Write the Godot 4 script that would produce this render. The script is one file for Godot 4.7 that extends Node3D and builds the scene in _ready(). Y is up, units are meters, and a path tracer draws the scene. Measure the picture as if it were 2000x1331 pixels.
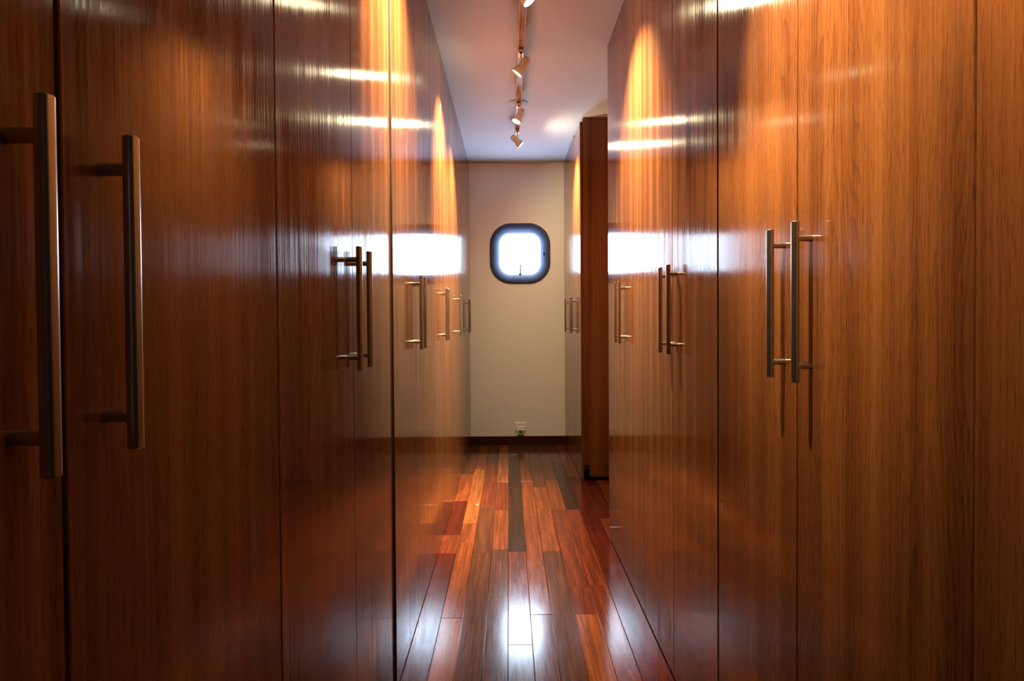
extends Node3D
# A dressing corridor lined with glossy veneered wardrobes, a porthole window at its end and a track of spotlights.
# x to the right, y up from the floor, the corridor runs along -z from the camera at z = 0.

const EYE := 1.1162
const CEIL := 2.485
const LEFT := -0.35      # front of the wardrobe doors, left row
const RIGHT := 0.502     # front of the wardrobe doors, right row
const RIGHT_FAR := 0.49  # front of the doors beyond the alcove
const END := 5.42        # distance of the end wall
const NEAR := -0.46      # the corridor is closed this far behind the camera
const WALL_L := -0.98
const WALL_R := 1.13
const FOCAL := 1200.0    # in pixels of the 2000 x 1331 frame

var mats := {}
var taken := {}
var rng := RandomNumberGenerator.new()


func _ready() -> void:
	rng.seed = 20241
	setup_camera()
	setup_light()
	make_materials()
	build_shell()
	build_window()
	build_floor()
	build_wardrobes()
	build_track()
	build_small()


# ------------------------------------------------------------------ camera, light

func setup_camera() -> void:
	var cam := Camera3D.new()
	cam.name = "camera"
	cam.projection = Camera3D.PROJECTION_FRUSTUM
	cam.keep_aspect = Camera3D.KEEP_HEIGHT
	cam.near = 0.02
	cam.far = 100.0
	cam.size = 2.0 * cam.near * 665.5 / FOCAL
	cam.frustum_offset = Vector2(0.0, -(665.5 - 642.63) / FOCAL * cam.near)
	cam.transform = Transform3D(Basis.from_euler(Vector3(-0.01634, -0.00469, -0.00672), EULER_ORDER_YXZ), Vector3(0, EYE, 0))
	cam.current = true
	add_child(cam)


const SKY_ENERGY := 5.0
const DAY_ENERGY := 2.0
const LAMP_ENERGY := 16.5
const SPILL := 0.015
const LAMP_COLOR := Color(1.0, 0.93, 0.74)

func setup_light() -> void:
	var env := Environment.new()
	env.background_mode = Environment.BG_COLOR
	env.background_color = Color(0.86, 0.93, 1.0)
	env.background_energy_multiplier = SKY_ENERGY
	env.tonemap_mode = Environment.TONE_MAPPER_LINEAR
	env.tonemap_exposure = 1.0
	env.sdfgi_enabled = true
	env.ssao_enabled = true
	env.ssil_enabled = true
	var we := WorldEnvironment.new()
	we.name = "world_environment"
	we.environment = env
	add_child(we)
	# daylight that comes in through the porthole, a panel the size of its pane just inside the glass
	var day := AreaLight3D.new()
	day.name = "porthole_daylight"
	day.area_size = Vector2(0.33, 0.33)
	day.light_color = Color(0.80, 0.90, 1.0)
	day.light_energy = DAY_ENERGY
	day.area_range = 12.0
	day.shadow_enabled = true
	day.position = Vector3(0.1005, 1.690, -(END + 0.024))
	day.rotation.y = PI
	add_child(day)


# ------------------------------------------------------------------ naming

func numbered(called: String) -> String:
	var n: int = taken.get(called, 0)
	taken[called] = n + 1
	return called if n == 0 else "%s_%03d" % [called, n]


func tag(o: Node, label: String, category: String, group := "") -> void:
	o.set_meta("label", label)
	o.set_meta("category", category)
	if group != "":
		o.set_meta("group", group)


func thing(called: String, at: Vector3, label: String, category: String, group := "") -> Node3D:
	var o := Node3D.new()
	o.name = numbered(called)
	o.position = at
	tag(o, label, category, group)
	add_child(o)
	return o


func part(called: String, mesh: Mesh, mat: Material, parent: Node, at := Vector3.ZERO) -> MeshInstance3D:
	var o := MeshInstance3D.new()
	o.name = called
	o.mesh = mesh
	o.material_override = null
	if mesh.get_surface_count() > 0:
		o.set_surface_override_material(0, mat)
	o.position = at
	parent.add_child(o, true)
	return o


func structure(called: String, mesh: Mesh, mat: Material, at := Vector3.ZERO) -> MeshInstance3D:
	var o := part(called, mesh, mat, self, at)
	o.set_meta("kind", "structure")
	return o


# ------------------------------------------------------------------ meshes

func tri(st: SurfaceTool, p: Array, n: Vector3, uv: Array, normals := []) -> void:
	var order := [0, 1, 2]
	if (p[1] - p[0]).cross(p[2] - p[0]).dot(n) > 0.0:
		order = [0, 2, 1]
	for i in order:
		st.set_normal(normals[i] if normals.size() else n)
		st.set_uv(uv[i])
		st.add_vertex(p[i])


func quad(st: SurfaceTool, p: Array, n: Vector3, uv: Array, normals := []) -> void:
	for k in [[0, 1, 2], [0, 2, 3]]:
		var nn := []
		if normals.size():
			nn = [normals[k[0]], normals[k[1]], normals[k[2]]]
		tri(st, [p[k[0]], p[k[1]], p[k[2]]], n, [uv[k[0]], uv[k[1]], uv[k[2]]], nn)


# a box with chamfered edges; u_axis and v_axis say which axes the texture runs along
func add_box(st: SurfaceTool, c: Vector3, size: Vector3, bevel := 0.001, uv_scale := Vector2.ONE, uv_off := Vector2.ZERO, along := 1) -> void:
	var h := size * 0.5
	var b := minf(bevel, minf(h.x, minf(h.y, h.z)) * 0.9)
	var uvf := func(p: Vector3) -> Vector2:
		var q := p - c + h
		if along == 1:
			return Vector2((q.x + q.z) * uv_scale.x, q.y * uv_scale.y) + uv_off
		return Vector2((q.x + q.y) * uv_scale.x, q.z * uv_scale.y) + uv_off
	for axis in 3:
		for s in [-1.0, 1.0]:
			var n := Vector3.ZERO
			n[axis] = s
			var a1: int = (axis + 1) % 3
			var a2: int = (axis + 2) % 3
			var pts := []
			for k in [[-1, -1], [1, -1], [1, 1], [-1, 1]]:
				var p := Vector3.ZERO
				p[axis] = s * h[axis]
				p[a1] = k[0] * (h[a1] - b)
				p[a2] = k[1] * (h[a2] - b)
				pts.append(c + p)
			quad(st, pts, n, [uvf.call(pts[0]), uvf.call(pts[1]), uvf.call(pts[2]), uvf.call(pts[3])])
	if b <= 0.0:
		return
	for axis in 3:
		var a1: int = (axis + 1) % 3
		var a2: int = (axis + 2) % 3
		for s1 in [-1.0, 1.0]:
			for s2 in [-1.0, 1.0]:
				var n := Vector3.ZERO
				n[a1] = s1
				n[a2] = s2
				n = n.normalized()
				var pts := []
				for k in [[-1, 0], [1, 0], [1, 1], [-1, 1]]:
					var p := Vector3.ZERO
					p[axis] = k[0] * (h[axis] - b)
					p[a1] = s1 * (h[a1] - (b if k[1] == 1 else 0.0))
					p[a2] = s2 * (h[a2] - (0.0 if k[1] == 1 else b))
					pts.append(c + p)
				quad(st, pts, n, [uvf.call(pts[0]), uvf.call(pts[1]), uvf.call(pts[2]), uvf.call(pts[3])])
	for sx in [-1.0, 1.0]:
		for sy in [-1.0, 1.0]:
			for sz in [-1.0, 1.0]:
				var s := Vector3(sx, sy, sz)
				var pts := []
				for axis in 3:
					var p := s * (h - Vector3.ONE * b)
					p[axis] = s[axis] * h[axis]
					pts.append(c + p)
				tri(st, pts, s.normalized(), [uvf.call(pts[0]), uvf.call(pts[1]), uvf.call(pts[2])])


func new_st() -> SurfaceTool:
	var st := SurfaceTool.new()
	st.begin(Mesh.PRIMITIVE_TRIANGLES)
	return st


func done(st: SurfaceTool) -> ArrayMesh:
	st.index()
	return st.commit()


func box_mesh(size: Vector3, bevel := 0.001, uv_scale := Vector2.ONE, uv_off := Vector2.ZERO, along := 1, c := Vector3.ZERO) -> ArrayMesh:
	var st := new_st()
	add_box(st, c, size, bevel, uv_scale, uv_off, along)
	return done(st)


# a lathed profile: [radius, height] pairs turned about the y axis of `frame`; corners sharper than 35 degrees stay sharp
func add_lathe(st: SurfaceTool, profile: Array, frame: Transform3D, segs := 24) -> void:
	for i in profile.size() - 1:
		var a: Array = profile[i]
		var b: Array = profile[i + 1]
		var d := Vector2(b[0] - a[0], b[1] - a[1])
		if d.length() < 1e-7:
			continue
		var n2 := Vector2(d.y, -d.x).normalized()
		var na := n2
		var nb := n2
		if i > 0:
			var p: Array = profile[i - 1]
			var dp := Vector2(a[0] - p[0], a[1] - p[1])
			var np := Vector2(dp.y, -dp.x).normalized()
			if np.dot(n2) > 0.8:
				na = (np + n2).normalized()
		if i < profile.size() - 2:
			var q: Array = profile[i + 2]
			var dq := Vector2(q[0] - b[0], q[1] - b[1])
			var nq := Vector2(dq.y, -dq.x).normalized()
			if nq.dot(n2) > 0.8:
				nb = (nq + n2).normalized()
		for k in segs:
			var t0 := TAU * k / segs
			var t1 := TAU * (k + 1) / segs
			var c0 := Vector3(cos(t0), 0, sin(t0))
			var c1 := Vector3(cos(t1), 0, sin(t1))
			var up := Vector3.UP
			var pts := [c0 * a[0] + up * a[1], c1 * a[0] + up * a[1], c1 * b[0] + up * b[1], c0 * b[0] + up * b[1]]
			var ns := [c0 * na.x + up * na.y, c1 * na.x + up * na.y, c1 * nb.x + up * nb.y, c0 * nb.x + up * nb.y]
			var uv := [Vector2(float(k) / segs, a[1]), Vector2(float(k + 1) / segs, a[1]), Vector2(float(k + 1) / segs, b[1]), Vector2(float(k) / segs, b[1])]
			var face: Vector3 = ((c0 + c1).normalized() * n2.x + up * n2.y)
			for j in 4:
				pts[j] = frame * pts[j]
				ns[j] = (frame.basis * ns[j]).normalized()
			face = frame.basis * face
			if a[0] < 1e-6:
				tri(st, [pts[0], pts[2], pts[3]], face, [uv[0], uv[2], uv[3]], [ns[0], ns[2], ns[3]])
			elif b[0] < 1e-6:
				tri(st, [pts[0], pts[1], pts[2]], face, [uv[0], uv[1], uv[2]], [ns[0], ns[1], ns[2]])
			else:
				quad(st, pts, face, uv, ns)


func pole_frame(from: Vector3, towards: Vector3) -> Transform3D:
	var y := towards.normalized()
	var x := Vector3.RIGHT if absf(y.x) < 0.8 else Vector3.BACK
	var z := x.cross(y).normalized()
	x = y.cross(z).normalized()
	return Transform3D(Basis(x, y, z), from)


func add_rod(st: SurfaceTool, a: Vector3, b: Vector3, r: float, chamfer := 0.0008, segs := 20) -> void:
	var l := (b - a).length()
	var prof := [[0.0, 0.0], [r - chamfer, 0.0], [r, chamfer], [r, l - chamfer], [r - chamfer, l], [0.0, l]]
	add_lathe(st, prof, pole_frame(a, b - a), segs)


# ------------------------------------------------------------------ materials

func mix_noise(seed_: int, freq: float, w: int, h: int, octaves := 3) -> Image:
	var n := FastNoiseLite.new()
	n.seed = seed_
	n.noise_type = FastNoiseLite.TYPE_SIMPLEX_SMOOTH
	n.frequency = freq
	n.fractal_octaves = octaves
	return n.get_image(w, h, false, false, true)


func stretched(seed_: int, freq: float, w: int, h: int, squeeze: int, octaves := 3) -> PackedByteArray:
	var im := mix_noise(seed_, freq, w, maxi(4, h / squeeze), octaves)
	im.resize(w, h, Image.INTERPOLATE_CUBIC)
	return im.get_data()


# a sheet of teak-like veneer, grain along v. `arches` lists [x, centre depth, slope, ring spacing] of the flat-sawn figure
func veneer(seed_: int, hearts: Array, w := 512, h := 1536) -> Image:
	var broad := stretched(seed_, 0.012, w, h, 40, 2)
	var fine := stretched(seed_ + 1, 0.11, w, h, 48, 3)
	var pores := stretched(seed_ + 2, 0.35, w, h, 9, 2)
	var warp := stretched(seed_ + 3, 0.006, w, h, 4, 3)
	var light := Vector3(112, 66, 34)
	var dark := Vector3(64, 30, 14)
	var out := PackedByteArray()
	out.resize(w * h * 3)
	var wm := 0.45
	var pick := RandomNumberGenerator.new()
	pick.seed = seed_
	var knots := []
	for k in 5:
		knots.append([pick.randf_range(0.03, 0.42), pick.randf_range(0.1, 2.3), pick.randf_range(0.0016, 0.0034)])
	var hm := 2.4
	for y in h:
		var ym := float(y) / h * hm
		var row := y * w
		for x in w:
			var i := row + x
			var xm := float(x) / w * wm
			var wv := (warp[i] / 255.0 - 0.5) * 0.075
			var t := 0.0
			var best := 1e9
			var sp := 0.006
			for g in hearts:
				var dx: float = xm + wv - g[0]
				var dy: float = g[1] + g[2] * ym
				var r := sqrt(dx * dx + dy * dy)
				if r < best:
					best = r
					sp = g[3]
			var f := fposmod(best / sp, 1.0)
			var ring := f * f * f if f < 0.92 else (1.0 - f) / 0.08 * 0.78
			t = 0.30 + 0.36 * ring * clampf(1.25 - best * 7.0 + (broad[i] / 255.0 - 0.5), 0.3, 1.0) + (broad[i] / 255.0 - 0.5) * 0.70 + (fine[i] / 255.0 - 0.5) * 0.42
			var po := (pores[i] / 255.0 - 0.60) * 3.2
			if po > 0.0:
				t += minf(po, 1.0) * 0.55
			for q in knots:
				var kx: float = (xm - q[0]) / q[2]
				var ky: float = (ym - q[1]) / (q[2] * 1.9)
				var kd := kx * kx + ky * ky
				if kd < 1.0:
					t += (1.0 - kd) * 0.9
			t = clampf(t, -0.15, 1.35)
			var c := light.lerp(dark, t)
			out[i * 3] = int(clampf(c.x, 0, 255))
			out[i * 3 + 1] = int(clampf(c.y, 0, 255))
			out[i * 3 + 2] = int(clampf(c.z, 0, 255))
	var im := Image.create_from_data(w, h, false, Image.FORMAT_RGB8, out)
	return im


# grey grain that tints multiply, for the floor strips; grain along v
func strip_grain(seed_: int, swirl: float) -> Image:
	var w := 256
	var h := 768
	var broad := stretched(seed_, 0.02, w, h, 10, 3)
	var fine := stretched(seed_ + 1, 0.16, w, h, 40, 3)
	var warp := stretched(seed_ + 2, 0.010, w, h, 3, 3)
	var pores := stretched(seed_ + 3, 0.4, w, h, 12, 2)
	var out := PackedByteArray()
	out.resize(w * h)
	for i in w * h:
		var x := float(i % w) / w
		var u := x * 9.0 + (warp[i] / 255.0) * swirl
		var f := 0.5 + 0.5 * sin(u * TAU)
		var v := 0.80 + (broad[i] / 255.0 - 0.5) * 0.28 + (fine[i] / 255.0 - 0.5) * 0.22 - 0.05 * f
		if pores[i] > 165:
			v -= 0.14
		out[i] = int(clampf(v, 0.2, 1.0) * 255.0)
	return Image.create_from_data(w, h, false, Image.FORMAT_L8, out)


func gloss_map(seed_: int, low: float, high: float) -> Image:
	var w := 512
	var h := 512
	var a := stretched(seed_, 0.16, w, h, 24, 3)
	var b := mix_noise(seed_ + 1, 0.012, w, h, 3).get_data()
	var out := PackedByteArray()
	out.resize(w * h)
	for i in w * h:
		var t := clampf(0.5 + (a[i] / 255.0 - 0.5) * 1.6 + (b[i] / 255.0 - 0.5) * 0.6, 0.0, 1.0)
		out[i] = int(lerpf(low, high, t) * 255.0)
	return Image.create_from_data(w, h, false, Image.FORMAT_L8, out)


func relief_map(seed_: int, strength: float) -> Image:
	var w := 512
	var h := 512
	var a := stretched(seed_, 0.20, w, h, 30, 3)
	var b := stretched(seed_ + 1, 0.03, w, h, 8, 2)
	var out := PackedByteArray()
	out.resize(w * h)
	for i in w * h:
		out[i] = int(clampf(a[i] * 0.6 + b[i] * 0.4, 0, 255))
	var im := Image.create_from_data(w, h, false, Image.FORMAT_L8, out)
	im.convert(Image.FORMAT_RGBA8)
	im.bump_map_to_normal_map(strength)
	return im


func tex(im: Image) -> ImageTexture:
	im.generate_mipmaps()
	return ImageTexture.create_from_image(im)


func plain(color: Color, rough: float, metal := 0.0) -> StandardMaterial3D:
	var m := StandardMaterial3D.new()
	m.albedo_color = color
	m.roughness = rough
	m.metallic = metal
	return m


func make_materials() -> void:
	var gloss := tex(gloss_map(50, 0.07, 0.18))
	var relief := tex(relief_map(60, 1.0))
	var sheets := [
		veneer(100, [[-0.9, 0.02, 0.03, 0.0075]]),
		veneer(200, [[0.10, 0.002, 0.030, 0.0065], [0.33, 0.004, 0.024, 0.0060]]),
		veneer(300, [[0.21, 0.003, 0.022, 0.0060]]),
		veneer(400, [[1.2, 0.02, 0.05, 0.0070]]),
	]
	for k in sheets.size():
		var m := StandardMaterial3D.new()
		m.resource_name = "varnished_veneer_%d" % k
		m.albedo_texture = tex(sheets[k])
		m.roughness = 1.0
		m.roughness_texture = gloss
		m.normal_enabled = true
		m.normal_texture = relief
		m.normal_scale = 0.03
		m.anisotropy_enabled = true  # brushed across the grain: highlights spread sideways
		m.anisotropy = 0.75
		m.metallic_specular = 0.45
		mats["veneer%d" % k] = m
	mats["edge"] = plain(Color8(24, 8, 5), 0.6)  # near-black standing in for the shade at some door joints
	mats["carcass"] = plain(Color8(40, 20, 11), 0.6)
	mats["steel"] = plain(Color8(186, 186, 180), 0.25, 1.0)
	var wall := plain(Color8(243, 237, 224), 0.75)
	mats["wall"] = wall
	mats["ceiling"] = plain(Color8(184, 188, 206), 0.85)
	mats["base"] = plain(Color8(58, 24, 13), 0.25)
	mats["slab"] = plain(Color8(30, 16, 10), 0.8)
	mats["lamp_metal"] = plain(Color8(228, 220, 210), 0.5)
	mats["track"] = plain(Color8(176, 150, 134), 0.6)
	mats["dark"] = plain(Color8(22, 14, 10), 0.5)
	var glow := plain(Color8(255, 244, 225), 0.4)
	glow.emission_enabled = true
	glow.emission = Color(1.0, 0.88, 0.68)
	glow.emission_energy_multiplier = 30.0
	mats["glow"] = glow
	mats["frame"] = plain(Color8(44, 60, 96), 0.62)
	var glass := plain(Color(0.95, 0.98, 1.0, 0.06), 0.02)
	glass.transparency = BaseMaterial3D.TRANSPARENCY_ALPHA
	mats["glass"] = glass
	mats["plastic"] = plain(Color8(250, 246, 236), 0.4)
	mats["grey"] = plain(Color8(120, 112, 100), 0.5)
	mats["white"] = plain(Color8(235, 230, 220), 0.8)
	var grains := [tex(strip_grain(700, 0.9)), tex(strip_grain(720, 2.4))]
	var floor_gloss := tex(gloss_map(90, 0.12, 0.19))
	var tones := {
		"amber": Color8(166, 88, 45), "orange": Color8(140, 68, 35), "russet": Color8(124, 54, 30),
		"brown": Color8(106, 56, 35), "umber": Color8(62, 35, 23), "wine": Color8(90, 31, 19),
	}
	for t in tones:
		for g in 2:
			var m := StandardMaterial3D.new()
			m.metallic_specular = 0.38
			m.resource_name = "floor_%s_%d" % [t, g]
			m.albedo_color = tones[t]
			m.albedo_texture = grains[g]
			m.roughness = 1.0
			m.roughness_texture = floor_gloss
			m.normal_enabled = true
			m.normal_texture = relief
			m.normal_scale = 0.02
			mats["floor_%s%d" % [t, g]] = m


# ------------------------------------------------------------------ room

func slab(called: String, lo: Vector3, hi: Vector3, mat: String) -> MeshInstance3D:
	return structure(called, box_mesh(hi - lo, 0.0), mats[mat], (lo + hi) * 0.5)


func build_shell() -> void:
	slab("floor", Vector3(WALL_L - 0.1, -0.16, -END - 0.12), Vector3(WALL_R + 0.1, -0.012, -NEAR + 0.1), "slab")
	slab("ceiling", Vector3(WALL_L - 0.1, CEIL, -END - 0.12), Vector3(WALL_R + 0.1, CEIL + 0.12, -NEAR + 0.1), "ceiling")
	slab("wall_left", Vector3(WALL_L - 0.1, -0.012, -END), Vector3(WALL_L, CEIL, -NEAR), "wall")
	slab("wall_right", Vector3(WALL_R, -0.012, -END), Vector3(WALL_R + 0.1, CEIL, -NEAR), "wall")
	slab("wall_back", Vector3(WALL_L - 0.1, -0.012, -NEAR), Vector3(WALL_R + 0.1, CEIL, -NEAR + 0.1), "carcass")
	slab("baseboard_end", Vector3(LEFT, 0.0, -END), Vector3(RIGHT_FAR + 0.012, 0.078, -END + 0.014), "base")


# points of a rounded square, n a multiple of 4
func rounded(half: float, r: float, n: int) -> Array:
	var pts := []
	for k in n:
		var q := k / (n / 4)
		var t := float(k % (n / 4)) / (n / 4)
		# each quarter: half a side, a corner arc, half a side
		var side := half - r
		var arc := r * PI / 2.0
		var s := t * (2.0 * side + arc)
		var p: Vector2
		if s < side:
			p = Vector2(half, s)
		elif s < side + arc:
			var a := (s - side) / r
			p = Vector2(side + r * cos(a), side + r * sin(a))
		else:
			p = Vector2(half - r - (s - side - arc), half)
		pts.append(p.rotated(q * PI / 2.0))
	return pts


const WINDOW_AT := Vector3(0.1005, 1.690, -5.42)

func build_window() -> void:
	var n := 96
	var cut := rounded(0.205, 0.115, n)
	# the end wall with its opening
	var st := new_st()
	var lo := Vector2(WALL_L - 0.1 - WINDOW_AT.x, -0.012 - WINDOW_AT.y)
	var hi := Vector2(WALL_R + 0.1 - WINDOW_AT.x, CEIL - WINDOW_AT.y)
	var rim := []
	for p in cut:
		var d: Vector2 = p.normalized()
		var tx := (hi.x if d.x > 0 else lo.x) / d.x if absf(d.x) > 1e-6 else 1e9
		var ty := (hi.y if d.y > 0 else lo.y) / d.y if absf(d.y) > 1e-6 else 1e9
		rim.append(d * minf(tx, ty))
	var corners := [Vector2(hi.x, hi.y), Vector2(lo.x, hi.y), Vector2(lo.x, lo.y), Vector2(hi.x, lo.y)]
	for face in [[0.0, Vector3.BACK], [-0.12, Vector3.FORWARD]]:
		var zz: float = face[0]
		for k in n:
			var j := (k + 1) % n
			var a: Vector2 = cut[k]
			var b: Vector2 = cut[j]
			var c: Vector2 = rim[j]
			var d: Vector2 = rim[k]
			quad(st, [v3(a, zz), v3(b, zz), v3(c, zz), v3(d, zz)], face[1], [a, b, c, d])
			for q in corners:
				# the triangle left at a corner of the wall between two rim points on different sides
				if d.cross(q) > 0.0 and q.cross(c) > 0.0 and d.dot(q) > 0.0:
					tri(st, [v3(d, zz), v3(q, zz), v3(c, zz)], face[1], [d, q, c])
	for k in n:
		var j := (k + 1) % n
		var mid: Vector2 = (cut[k] + cut[j]) * -1.0
		quad(st, [v3(cut[k], 0), v3(cut[j], 0), v3(cut[j], -0.12), v3(cut[k], -0.12)], v3(mid.normalized(), 0), [cut[k], cut[j], cut[j], cut[k]])
	structure("wall_end", done(st), mats["wall"], WINDOW_AT)
	# porthole: a flange on the wall, a reveal that narrows to the pane, glass, and the rod seen at its foot
	var w := Node3D.new()
	w.name = "window_1"
	w.position = WINDOW_AT
	w.set_meta("kind", "structure")
	w.set_meta("label", "rounded square porthole window with dark blue grey frame in the end wall")
	add_child(w)
	part("window_frame", ring_mesh([[0.264, 0.187, 0.0], [0.266, 0.188, 0.006], [0.263, 0.186, 0.011], [0.257, 0.181, 0.014], [0.248, 0.173, 0.0148], [0.240, 0.166, 0.0140]], n), mats["frame"], w)
	part("window_reveal", ring_mesh([[0.240, 0.166, 0.0140], [0.228, 0.152, 0.0105], [0.214, 0.136, 0.0045], [0.200, 0.122, -0.0035], [0.190, 0.112, -0.0105], [0.184, 0.106, -0.016], [0.183, 0.105, -0.040], [0.2035, 0.12, -0.040]], n), mats["frame"], w)
	var gl := new_st()
	var edge := rounded(0.190, 0.112, n)
	for k in n:
		tri(gl, [v3(edge[k], -0.026), v3(edge[(k + 1) % n], -0.026), Vector3(0, 0, -0.026)], Vector3.BACK, [edge[k], edge[(k + 1) % n], Vector2.ZERO])
	part("window_pane", done(gl), mats["glass"], w)
	var rod := new_st()
	add_rod(rod, Vector3(0.001, -0.187, -0.018), Vector3(0.006, -0.096, -0.018), 0.0060, 0.0005, 10)
	add_rod(rod, Vector3(-0.010, -0.181, -0.018), Vector3(0.012, -0.181, -0.018), 0.006, 0.001, 12)
	part("window_stay", done(rod), mats["dark"], w)
	var catch_st := new_st()
	add_box(catch_st, Vector3(0.204, -0.004, -0.002), Vector3(0.010, 0.030, 0.014), 0.003)
	part("window_catch", done(catch_st), mats["frame"], w)


func v3(p: Vector2, z: float) -> Vector3:
	return Vector3(p.x, p.y, z)


# a closed band of rounded squares: rows of [half size, corner radius, z]
func ring_mesh(rows: Array, n: int) -> ArrayMesh:
	var st := new_st()
	for i in rows.size() - 1:
		var a := rounded(rows[i][0], rows[i][1], n)
		var b := rounded(rows[i + 1][0], rows[i + 1][1], n)
		var za: float = rows[i][2]
		var zb: float = rows[i + 1][2]
		var dr: float = rows[i + 1][0] - rows[i][0]
		var dz: float = zb - za
		for k in n:
			var j := (k + 1) % n
			var out: Vector2 = (a[k] + a[j]).normalized()
			var tangent: Vector2 = (a[j] - a[k]).normalized()
			out = Vector2(tangent.y, -tangent.x)
			# normal of the band in the (outward, z) plane, turned to the room or to the axis
			var nn := Vector2(dz, -dr).normalized()
			if nn.y < 0.0 or (absf(nn.y) < 1e-4 and nn.x > 0.0 and rows[i][2] < 0.0):
				nn = -nn
			if absf(nn.y) < 0.05 and i == 0:
				nn = Vector2(1, 0)
			var nrm := v3(out * nn.x, nn.y)
			quad(st, [v3(a[k], za), v3(a[j], za), v3(b[j], zb), v3(b[k], zb)], nrm, [a[k], a[j], b[j], b[k]])
	return done(st)


# ------------------------------------------------------------------ floor strips

func build_floor() -> void:
	var fl := get_node("floor")
	var xs := [-0.352, -0.261, -0.181, -0.0922, -0.0109, 0.0728, 0.1528, 0.2396, 0.3265, 0.4044, 0.502]
	# per strip row: [tone, grain, far end] from the near end to the far end
	var rows := [
		[["wine", 0, 2.91], ["russet", 0, 3.16], ["wine", 1, 3.75], ["orange", 0, 4.4], ["brown", 0, 5.41]],
		[["amber", 0, 2.277], ["orange", 0, 3.34], ["amber", 0, 4.55], ["orange", 1, 5.41]],
		[["umber", 0, 1.3], ["brown", 0, 2.92], ["brown", 1, 3.62], ["russet", 1, 4.7], ["brown", 0, 5.41]],
		[["brown", 0, 2.95], ["orange", 0, 3.56], ["russet", 0, 4.18], ["amber", 1, 5.41]],
		[["brown", 0, 2.083], ["russet", 0, 2.93], ["umber", 1, 5.02], ["brown", 0, 5.41]],
		[["russet", 0, 2.297], ["orange", 0, 4.2], ["russet", 1, 5.1], ["brown", 0, 5.41]],
		[["brown", 0, 2.93], ["orange", 1, 4.05], ["brown", 0, 5.41]],
		[["amber", 0, 2.297], ["russet", 1, 3.57], ["orange", 0, 4.22], ["brown", 1, 5.41]],
		[["russet", 0, 2.55], ["russet", 1, 3.57], ["umber", 0, 4.75], ["brown", 0, 5.41]],
		[["wine", 1, 3.26], ["wine", 0, 4.3], ["russet", 0, 5.41]],
	]
	for c in rows.size():
		var z := 0.9
		for r in rows[c]:
			strip(fl, xs[c], xs[c + 1], z, r[2], r[0], r[1])
			z = r[2]
	var extra := ["russet", "wine", "brown", "wine", "russet", "brown", "wine"]
	for k in 7:
		var x0 := 0.502 + k * 0.0895
		var cut := 3.4 + fposmod(k * 0.37, 0.7)
		strip(fl, x0, minf(x0 + 0.0895, WALL_R), 3.06, cut, extra[k], k % 2)
		strip(fl, x0, minf(x0 + 0.0895, WALL_R), cut, 4.24, extra[(k + 3) % 7], (k + 1) % 2)


func strip(fl: Node, x0: float, x1: float, z0: float, z1: float, tone: String, grain: int) -> void:
	var size := Vector3(x1 - x0 - 0.0010, 0.012, z1 - z0 - 0.0014)
	var mesh := box_mesh(size, 0.0014, Vector2(1.0 / 0.16, 1.0 / 1.1), Vector2(rng.randf(), rng.randf()), 2)
	var o := part("plank", mesh, mats["floor_%s%d" % [tone, grain]], fl)
	o.position = Vector3((x0 + x1) / 2, -0.006, -(z0 + z1) / 2) - fl.position
	o.rotation.z = rng.randf_range(-0.0035, 0.0035)
	o.rotation.x = rng.randf_range(-0.0005, 0.0005)


# ------------------------------------------------------------------ wardrobes

const HANDLE_LEN := 0.268
const HANDLE_MID := 1.1406
const DOOR_T := 0.019
var handle_mesh: ArrayMesh

func make_handle() -> ArrayMesh:
	var st := new_st()
	var half := HANDLE_LEN / 2
	add_rod(st, Vector3(0, -half, 0.0266), Vector3(0, half, 0.0266), 0.0066, 0.0008, 28)
	for s in [-1.0, 1.0]:
		add_rod(st, Vector3(0, s * (half - 0.028), -0.0005), Vector3(0, s * (half - 0.028), 0.0245), 0.0056, 0.0004, 18)
	return done(st)


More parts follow.
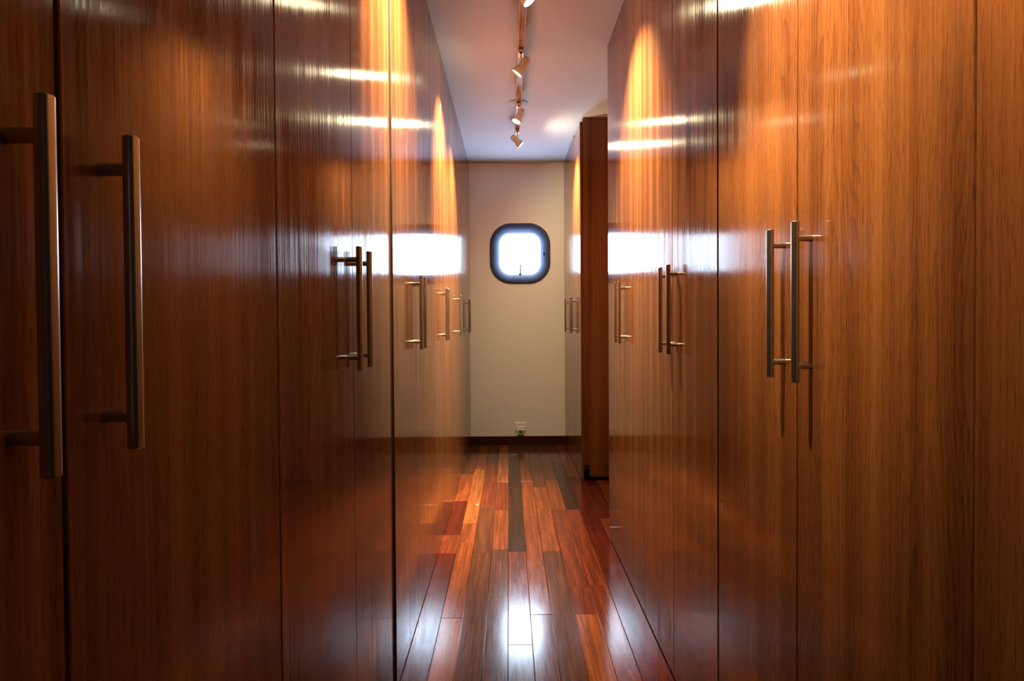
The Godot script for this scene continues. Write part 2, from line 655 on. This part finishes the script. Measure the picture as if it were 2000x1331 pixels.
# one two-door unit. In its own axes the doors face +z, x runs along the row, y up; the base point is on the floor at the door fronts.
# doors: [x centre, width, handle x or null, sheet, proud]
func wardrobe(at: Vector3, turn: float, x0: float, x1: float, doors: Array, label: String, depth := 0.58, group := "") -> Node3D:
	var o := thing("wardrobe", at, label, "wardrobe", group)
	o.rotation.y = turn
	var bottom := 0.06
	var body := box_mesh(Vector3(x1 - x0 - 0.002, CEIL - 0.006 - bottom, depth), 0.0005, Vector2(1, 1), Vector2.ZERO, 1)
	part("carcass", body, mats["carcass"], o, Vector3((x0 + x1) / 2, bottom + (CEIL - 0.006 - bottom) / 2, -DOOR_T - 0.001 - depth / 2))
	part("plinth", box_mesh(Vector3(x1 - x0 - 0.002, bottom, depth - 0.03), 0.0005), mats["base"], o, Vector3((x0 + x1) / 2, bottom / 2, -DOOR_T - 0.03 - depth / 2))
	for d in doors:
		var w: float = d[1] - 0.0036
		var top := CEIL - 0.004
		var foot := 0.006
		var hgt := top - foot
		var flip: float = -1.0 if rng.randf() < 0.5 else 1.0
		var mesh := box_mesh(Vector3(w, hgt, DOOR_T), 0.0011, Vector2(flip / 0.47, 1.0 / 2.6), Vector2(0.02 + rng.randf() * 0.04, rng.randf() * 0.1), 1)
		var door := part("door", mesh, mats["veneer%d" % d[3]], o, Vector3(d[0], foot + hgt / 2, -DOOR_T / 2 + d[4]))
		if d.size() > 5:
			# dark strip painting joint shade onto the door edge turned to the camera
			part("joint_shade_strip", box_mesh(Vector3(0.0016, hgt - 0.002, DOOR_T - 0.002), 0.0002), mats["edge"], door, Vector3(-w / 2 - 0.0008, 0, 0))
		if d[2] != null:
			var hx: float = d[2]
			part("handle", handle_mesh, mats["steel"], door, Vector3(hx - d[0], HANDLE_MID - (foot + hgt / 2), DOOR_T / 2))
	return o


func build_wardrobes() -> void:
	handle_mesh = make_handle()
	var wl := 0.449
	var zl0 := 0.482
	var hg := 0.049
	var names := [
		"darkest tall wardrobe of the unbroken row, first beside the camera, with the largest bar handles",
		"glossy wardrobe second from the camera in the unbroken row, handles over pale window glare",
		"glossy wardrobe third from the camera in the unbroken row, holding the white window reflection",
		"glossy wardrobe fourth from the camera in the unbroken row, handles just past the window reflection",
		"narrow-looking wardrobe fifth from the camera in the unbroken row, second from the end wall",
		"last wardrobe of the unbroken row, touching the cream end wall, with the smallest handles there",
	]
	var sheets := [[0, 3], [0, 2], [3, 0], [0, 3], [3, 0], [0, 3]]
	for u in 6:
		var mid := zl0 + wl * 2 * u
		# local x runs away from the camera on this side
		var doors := [
			[-wl / 2, wl, -hg, sheets[u][0], 0.0004 if u == 1 else 0.0],
			[wl / 2, wl, hg, sheets[u][1], 0.0],
		]
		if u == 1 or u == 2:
			doors[0].append("band")  # these doors get the dark strip that paints joint shade
		elif u == 0:
			doors[1][0] += 0.001  # a wider gap between the two nearest doors
			doors[1][1] -= 0.002
		wardrobe(Vector3(LEFT + (0.006 if u >= 2 else 0.0), 0, -mid), PI / 2, -wl, wl, doors, names[u], 0.58, "wardrobes of the unbroken row")
	var wr := 0.4067
	var zr0 := 0.6614
	var right_names := [
		"wardrobe at the frame's edge beside the camera, brown veneer without a visible handle",
		"brightly lit figured wardrobe beside the camera, its large handles casting long dark shadows",
		"second handled wardrobe from the camera in the row that the alcove interrupts",
		"wardrobe just before the dark alcove, its far door catching a yellow lamp pool",
	]
	var rs := [[3, 3], [1, 1], [2, 2], [3, 0]]
	for u in 4:
		var mid := zr0 + wr * (2 * u - 1)
		# local x runs towards the camera on this side
		var doors := [
			[wr / 2, wr, hg, rs[u][0], 0.0],
			[-wr / 2, wr, -hg, rs[u][1], 0.0],
		]
		if u == 1:
			doors[1][0] += 0.0015  # a wider gap between these two units
			doors[1][1] -= 0.003
		elif u == 2:
			doors[0][0] -= 0.0015
			doors[0][1] -= 0.003
		wardrobe(Vector3(RIGHT, 0, -mid), -PI / 2, -wr, wr, doors, right_names[u], 0.58, "wardrobes of the row with the alcove")
	# beyond the alcove: a pair of doors and a single one behind a side panel
	var z0 := 4.20
	var o := thing("wardrobe", Vector3(RIGHT_FAR, 0, -z0), "far wardrobe beyond the dark alcove, its side panel facing the camera", "wardrobe", "wardrobes of the row with the alcove")
	o.rotation.y = -PI / 2
	var len_ := END - z0
	var depth := WALL_R - RIGHT_FAR - DOOR_T - 0.004
	part("carcass", box_mesh(Vector3(len_ - 0.024, CEIL - 0.076, depth), 0.0005), mats["carcass"], o, Vector3(-len_ / 2 - 0.009, 0.07 + (CEIL - 0.076) / 2, -DOOR_T - 0.001 - depth / 2))
	part("plinth", box_mesh(Vector3(len_ - 0.05, 0.068, depth - 0.04), 0.0005), mats["base"], o, Vector3(-len_ / 2 - 0.02, 0.034, -DOOR_T - 0.04 - depth / 2))
	part("side_panel", side_panel_mesh(depth), mats["veneer0"], o, Vector3(-0.009, 0, -DOOR_T - 0.001))
	part("edge_highlight_strip", box_mesh(Vector3(0.022, 0.006, depth - 0.045), 0.0012), mats["veneer3"], o, Vector3(-0.008, 0.031, -DOOR_T - 0.001 - 0.042 - (depth - 0.045) / 2))  # thin strip added to give the highlight along the panel's bottom edge
	var joints := [0.0, 0.402, 0.812, len_ - 0.001]
	var handles := [0.402 - hg, 0.402 + hg, 0.812 + hg]
	for k in 3:
		var w: float = joints[k + 1] - joints[k] - 0.0024
		var foot := 0.006
		var hgt := CEIL - 0.03 - foot if k == 0 else CEIL - 0.004 - foot
		var door := part("door", box_mesh(Vector3(w, hgt, DOOR_T), 0.0011, Vector2(1.0 / 0.47, 1.0 / 2.6), Vector2(0.1 * k, 0.03 * k), 1), mats["veneer%d" % [3, 0, 3][k]], o, Vector3(-(joints[k] + joints[k + 1]) / 2, foot + hgt / 2, -DOOR_T / 2))
		part("handle", handle_mesh, mats["steel"], door, Vector3(-handles[k] + (joints[k] + joints[k + 1]) / 2, HANDLE_MID - (foot + hgt / 2), DOOR_T / 2))


# the panel that closes the far wardrobe towards the alcove, notched at its front foot
func side_panel_mesh(depth: float) -> ArrayMesh:
	var st := new_st()
	var foot := 0.034
	var nz := 0.036
	var nh := 0.105
	var t := 0.018
	add_box(st, Vector3(0, (CEIL - 0.003 + nh) / 2, -depth / 2), Vector3(t, CEIL - 0.003 - nh, depth), 0.0012, Vector2(1 / 0.47, 1 / 2.6), Vector2(0.3, 0.0), 1)
	add_box(st, Vector3(0, (nh + foot) / 2, -(depth + nz) / 2), Vector3(t, nh - foot, depth - nz), 0.0012, Vector2(1 / 0.47, 1 / 2.6), Vector2(0.3, 0.0), 1)
	return done(st)


# ------------------------------------------------------------------ track and lamps

const TRACK_X := 0.068

func build_track() -> void:
	var t := thing("light_track", Vector3(TRACK_X, CEIL, -2.6), "long slim metal lighting track with round ceiling plate, running along the ceiling", "track")
	var y := -0.034
	var rail := new_st()
	var near := 0.1
	var far := 4.42
	for s in [-1.0, 1.0]:
		add_box(rail, Vector3(s * 0.0135, y, -(near + far) / 2 + 2.6), Vector3(0.006, 0.018, far - near), 0.001)
	add_box(rail, Vector3(0, y + 0.005, -(near + far) / 2 + 2.6), Vector3(0.022, 0.006, far - near), 0.0006)
	part("rail", done(rail), mats["track"], t)
	var pl := new_st()
	add_lathe(pl, [[0.0, -0.007], [0.058, -0.007], [0.062, -0.005], [0.063, -0.0005], [0.0, -0.0005]], Transform3D(Basis(), Vector3(0, 0, -3.92 + 2.6)), 40)
	part("ceiling_plate", done(pl), mats["ceiling"], t)
	for z in [1.3, 2.7, 3.92]:
		var sp := new_st()
		add_rod(sp, Vector3(0, y + 0.006, -z + 2.6), Vector3(0, -0.0005 if z != 3.92 else -0.006, -z + 2.6), 0.008, 0.0005, 14)
		part("spacer", done(sp), mats["track"], t)
	var caps := new_st()
	add_box(caps, Vector3(0, y, -far + 2.6 - 0.004), Vector3(0.035, 0.020, 0.008), 0.002)
	part("end_cap", done(caps), mats["dark"], t)
	# lamps: [track distance, pivot offset, aim, energy]
	spot(0.30, Vector3(0.55, -0.82, -0.08), 0.62, "added unseen track spotlight just over the camera aimed at the wardrobe without visible handle", 25.0, 0.5)  # unseen lamp, added one spacing on to light the nearest doors
	spot(0.98, Vector3(0.525, -0.845, -0.03), 0.86, "track spotlight over the camera aimed at the handled wardrobes beside it", 22.5, 0.5)
	spot(1.68, Vector3(-0.72, -0.65, -0.24), 1.1, "track spotlight before the frame's upper edge, aimed at the unbroken row", 41.0)
	spot(2.37, Vector3(0.55, -0.78, 0.02), 1.0, "track spotlight at the top of the frame, its glowing face turned to the camera", 40.0)
	spot(3.06, Vector3(-0.60, -0.78, -0.14), 1.4, "track spotlight with rounded back before the ceiling plate, tilted to the unbroken row", 40.0)
	spot(3.81, Vector3(-0.42, -0.87, 0.15), 1.5, "track spotlight just past the round ceiling plate, facing down to the camera", 42.0)
	spot(4.34, Vector3(0.72, -0.67, -0.05), 1.0, "track spotlight at the track's far end, tilted towards the far wardrobe", 34.0, 3.0)


func spot(z: float, aim: Vector3, energy: float, label: String, cone := 34.0, spill_share := 1.0) -> void:
	var o := thing("spotlight", Vector3(TRACK_X, CEIL - 0.034, -z), label, "spotlight", "spotlights on the ceiling track")
	aim = aim.normalized()
	var ad := new_st()
	add_box(ad, Vector3(0, -0.017, -0.015), Vector3(0.030, 0.016, 0.062), 0.003)
	part("adapter", done(ad), mats["lamp_metal"], o)
	var knob := new_st()
	add_rod(knob, Vector3(0, -0.024, 0.016), Vector3(0, -0.029, 0.016), 0.007, 0.001, 12)
	part("lock_button", done(knob), mats["dark"], o)
	var pivot := Vector3(0, -0.084, -0.02)
	var side := aim.cross(Vector3.BACK).normalized()
	var arm := new_st()
	add_rod(arm, Vector3(0, -0.024, -0.02), Vector3(0, -0.060, -0.02), 0.0055, 0.0008, 14)
	add_rod(arm, Vector3(0, -0.056, -0.02), pivot, 0.0075, 0.001, 14)
	part("arm", done(arm), mats["lamp_metal"], o)
	# bullet body: rounded back, open mouth
	var fr := pole_frame(pivot - aim * 0.060, aim)
	var prof := [[0.0, 0.0], [0.009, 0.001], [0.0155, 0.005], [0.0190, 0.012], [0.0200, 0.020], [0.0202, 0.058], [0.0270, 0.072], [0.0278, 0.092], [0.0268, 0.0935], [0.0255, 0.092], [0.0250, 0.082], [0.0, 0.082]]
	var body := new_st()
	add_lathe(body, prof, fr, 32)
	var bo := part("lamp_body", done(body), mats["lamp_metal"], o)
	var slots := new_st()
	for k in 3:
		var a := -0.5 + k * 0.5
		var dir := (side * sin(a) + aim.cross(side) * cos(a)).normalized()
		add_box(slots, fr * Vector3.ZERO + aim * 0.026 + dir * 0.0197, Vector3(0.003, 0.008, 0.003), 0.0004)
	part("vent_slot", done(slots), mats["dark"], bo)
	var face := new_st()
	add_lathe(face, [[0.0249, 0.0825], [0.0249, 0.0875], [0.017, 0.0910], [0.0, 0.0922]], fr, 32)
	part("lamp_lens", done(face), mats["glow"], bo)
	var l := SpotLight3D.new()
	l.name = "lamp_light"
	l.light_color = LAMP_COLOR
	l.light_energy = LAMP_ENERGY * energy
	l.light_size = 0.014
	l.spot_angle = cone
	l.spot_angle_attenuation = 1.0
	l.spot_range = 12.0
	l.spot_attenuation = 2.0
	l.shadow_enabled = true
	o.add_child(l)
	l.position = pivot + aim * 0.036  # just in front of the lens
	l.basis = Basis.looking_at(aim, Vector3.BACK if absf(aim.y) > 0.9 else Vector3.UP)
	# the weak wide light that a reflector lamp lets out round its beam
	var spill := l.duplicate() as SpotLight3D
	spill.name = "lamp_spill"
	spill.light_energy = LAMP_ENERGY * SPILL * spill_share
	spill.spot_angle = 89.0
	spill.spot_angle_attenuation = 0.7
	o.add_child(spill)


# ------------------------------------------------------------------ small things

func build_small() -> void:
	var o := thing("socket_outlet", Vector3(0.094, 0.095, -END), "cream double socket outlet low on the end wall, just above the baseboard", "socket")
	var pl := new_st()
	add_box(pl, Vector3(0, 0.066, 0.006), Vector3(0.104, 0.078, 0.012), 0.004)
	part("cover_plate", done(pl), mats["plastic"], o)
	var lip := new_st()
	add_box(lip, Vector3(0, 0.062, 0.016), Vector3(0.080, 0.010, 0.009), 0.003)
	part("cover_lip", done(lip), mats["plastic"], o)
	var pg := new_st()
	add_box(pg, Vector3(0.001, 0.027, 0.022), Vector3(0.062, 0.050, 0.022), 0.003)
	var plug := part("plug", done(pg), mats["plastic"], o)
	var gr := new_st()
	add_box(gr, Vector3(0.001, 0.026, 0.0338), Vector3(0.044, 0.030, 0.002), 0.0006)
	part("plug_label", done(gr), mats["grey"], plug)
	var bit := new_st()
	add_box(bit, Vector3(0, 0.0012, 0), Vector3(0.014, 0.0022, 0.008), 0.0006)
	add_box(bit, Vector3(0.005, 0.0016, -0.005), Vector3(0.007, 0.003, 0.007), 0.0008)
	var scrap := part("paper_scrap", done(bit), mats["white"], self, Vector3(-0.199, 0.0002, -3.67))
	scrap.rotation.y = 0.4
	tag(scrap, "tiny white scrap lying on the wooden floor strips", "paper scrap")
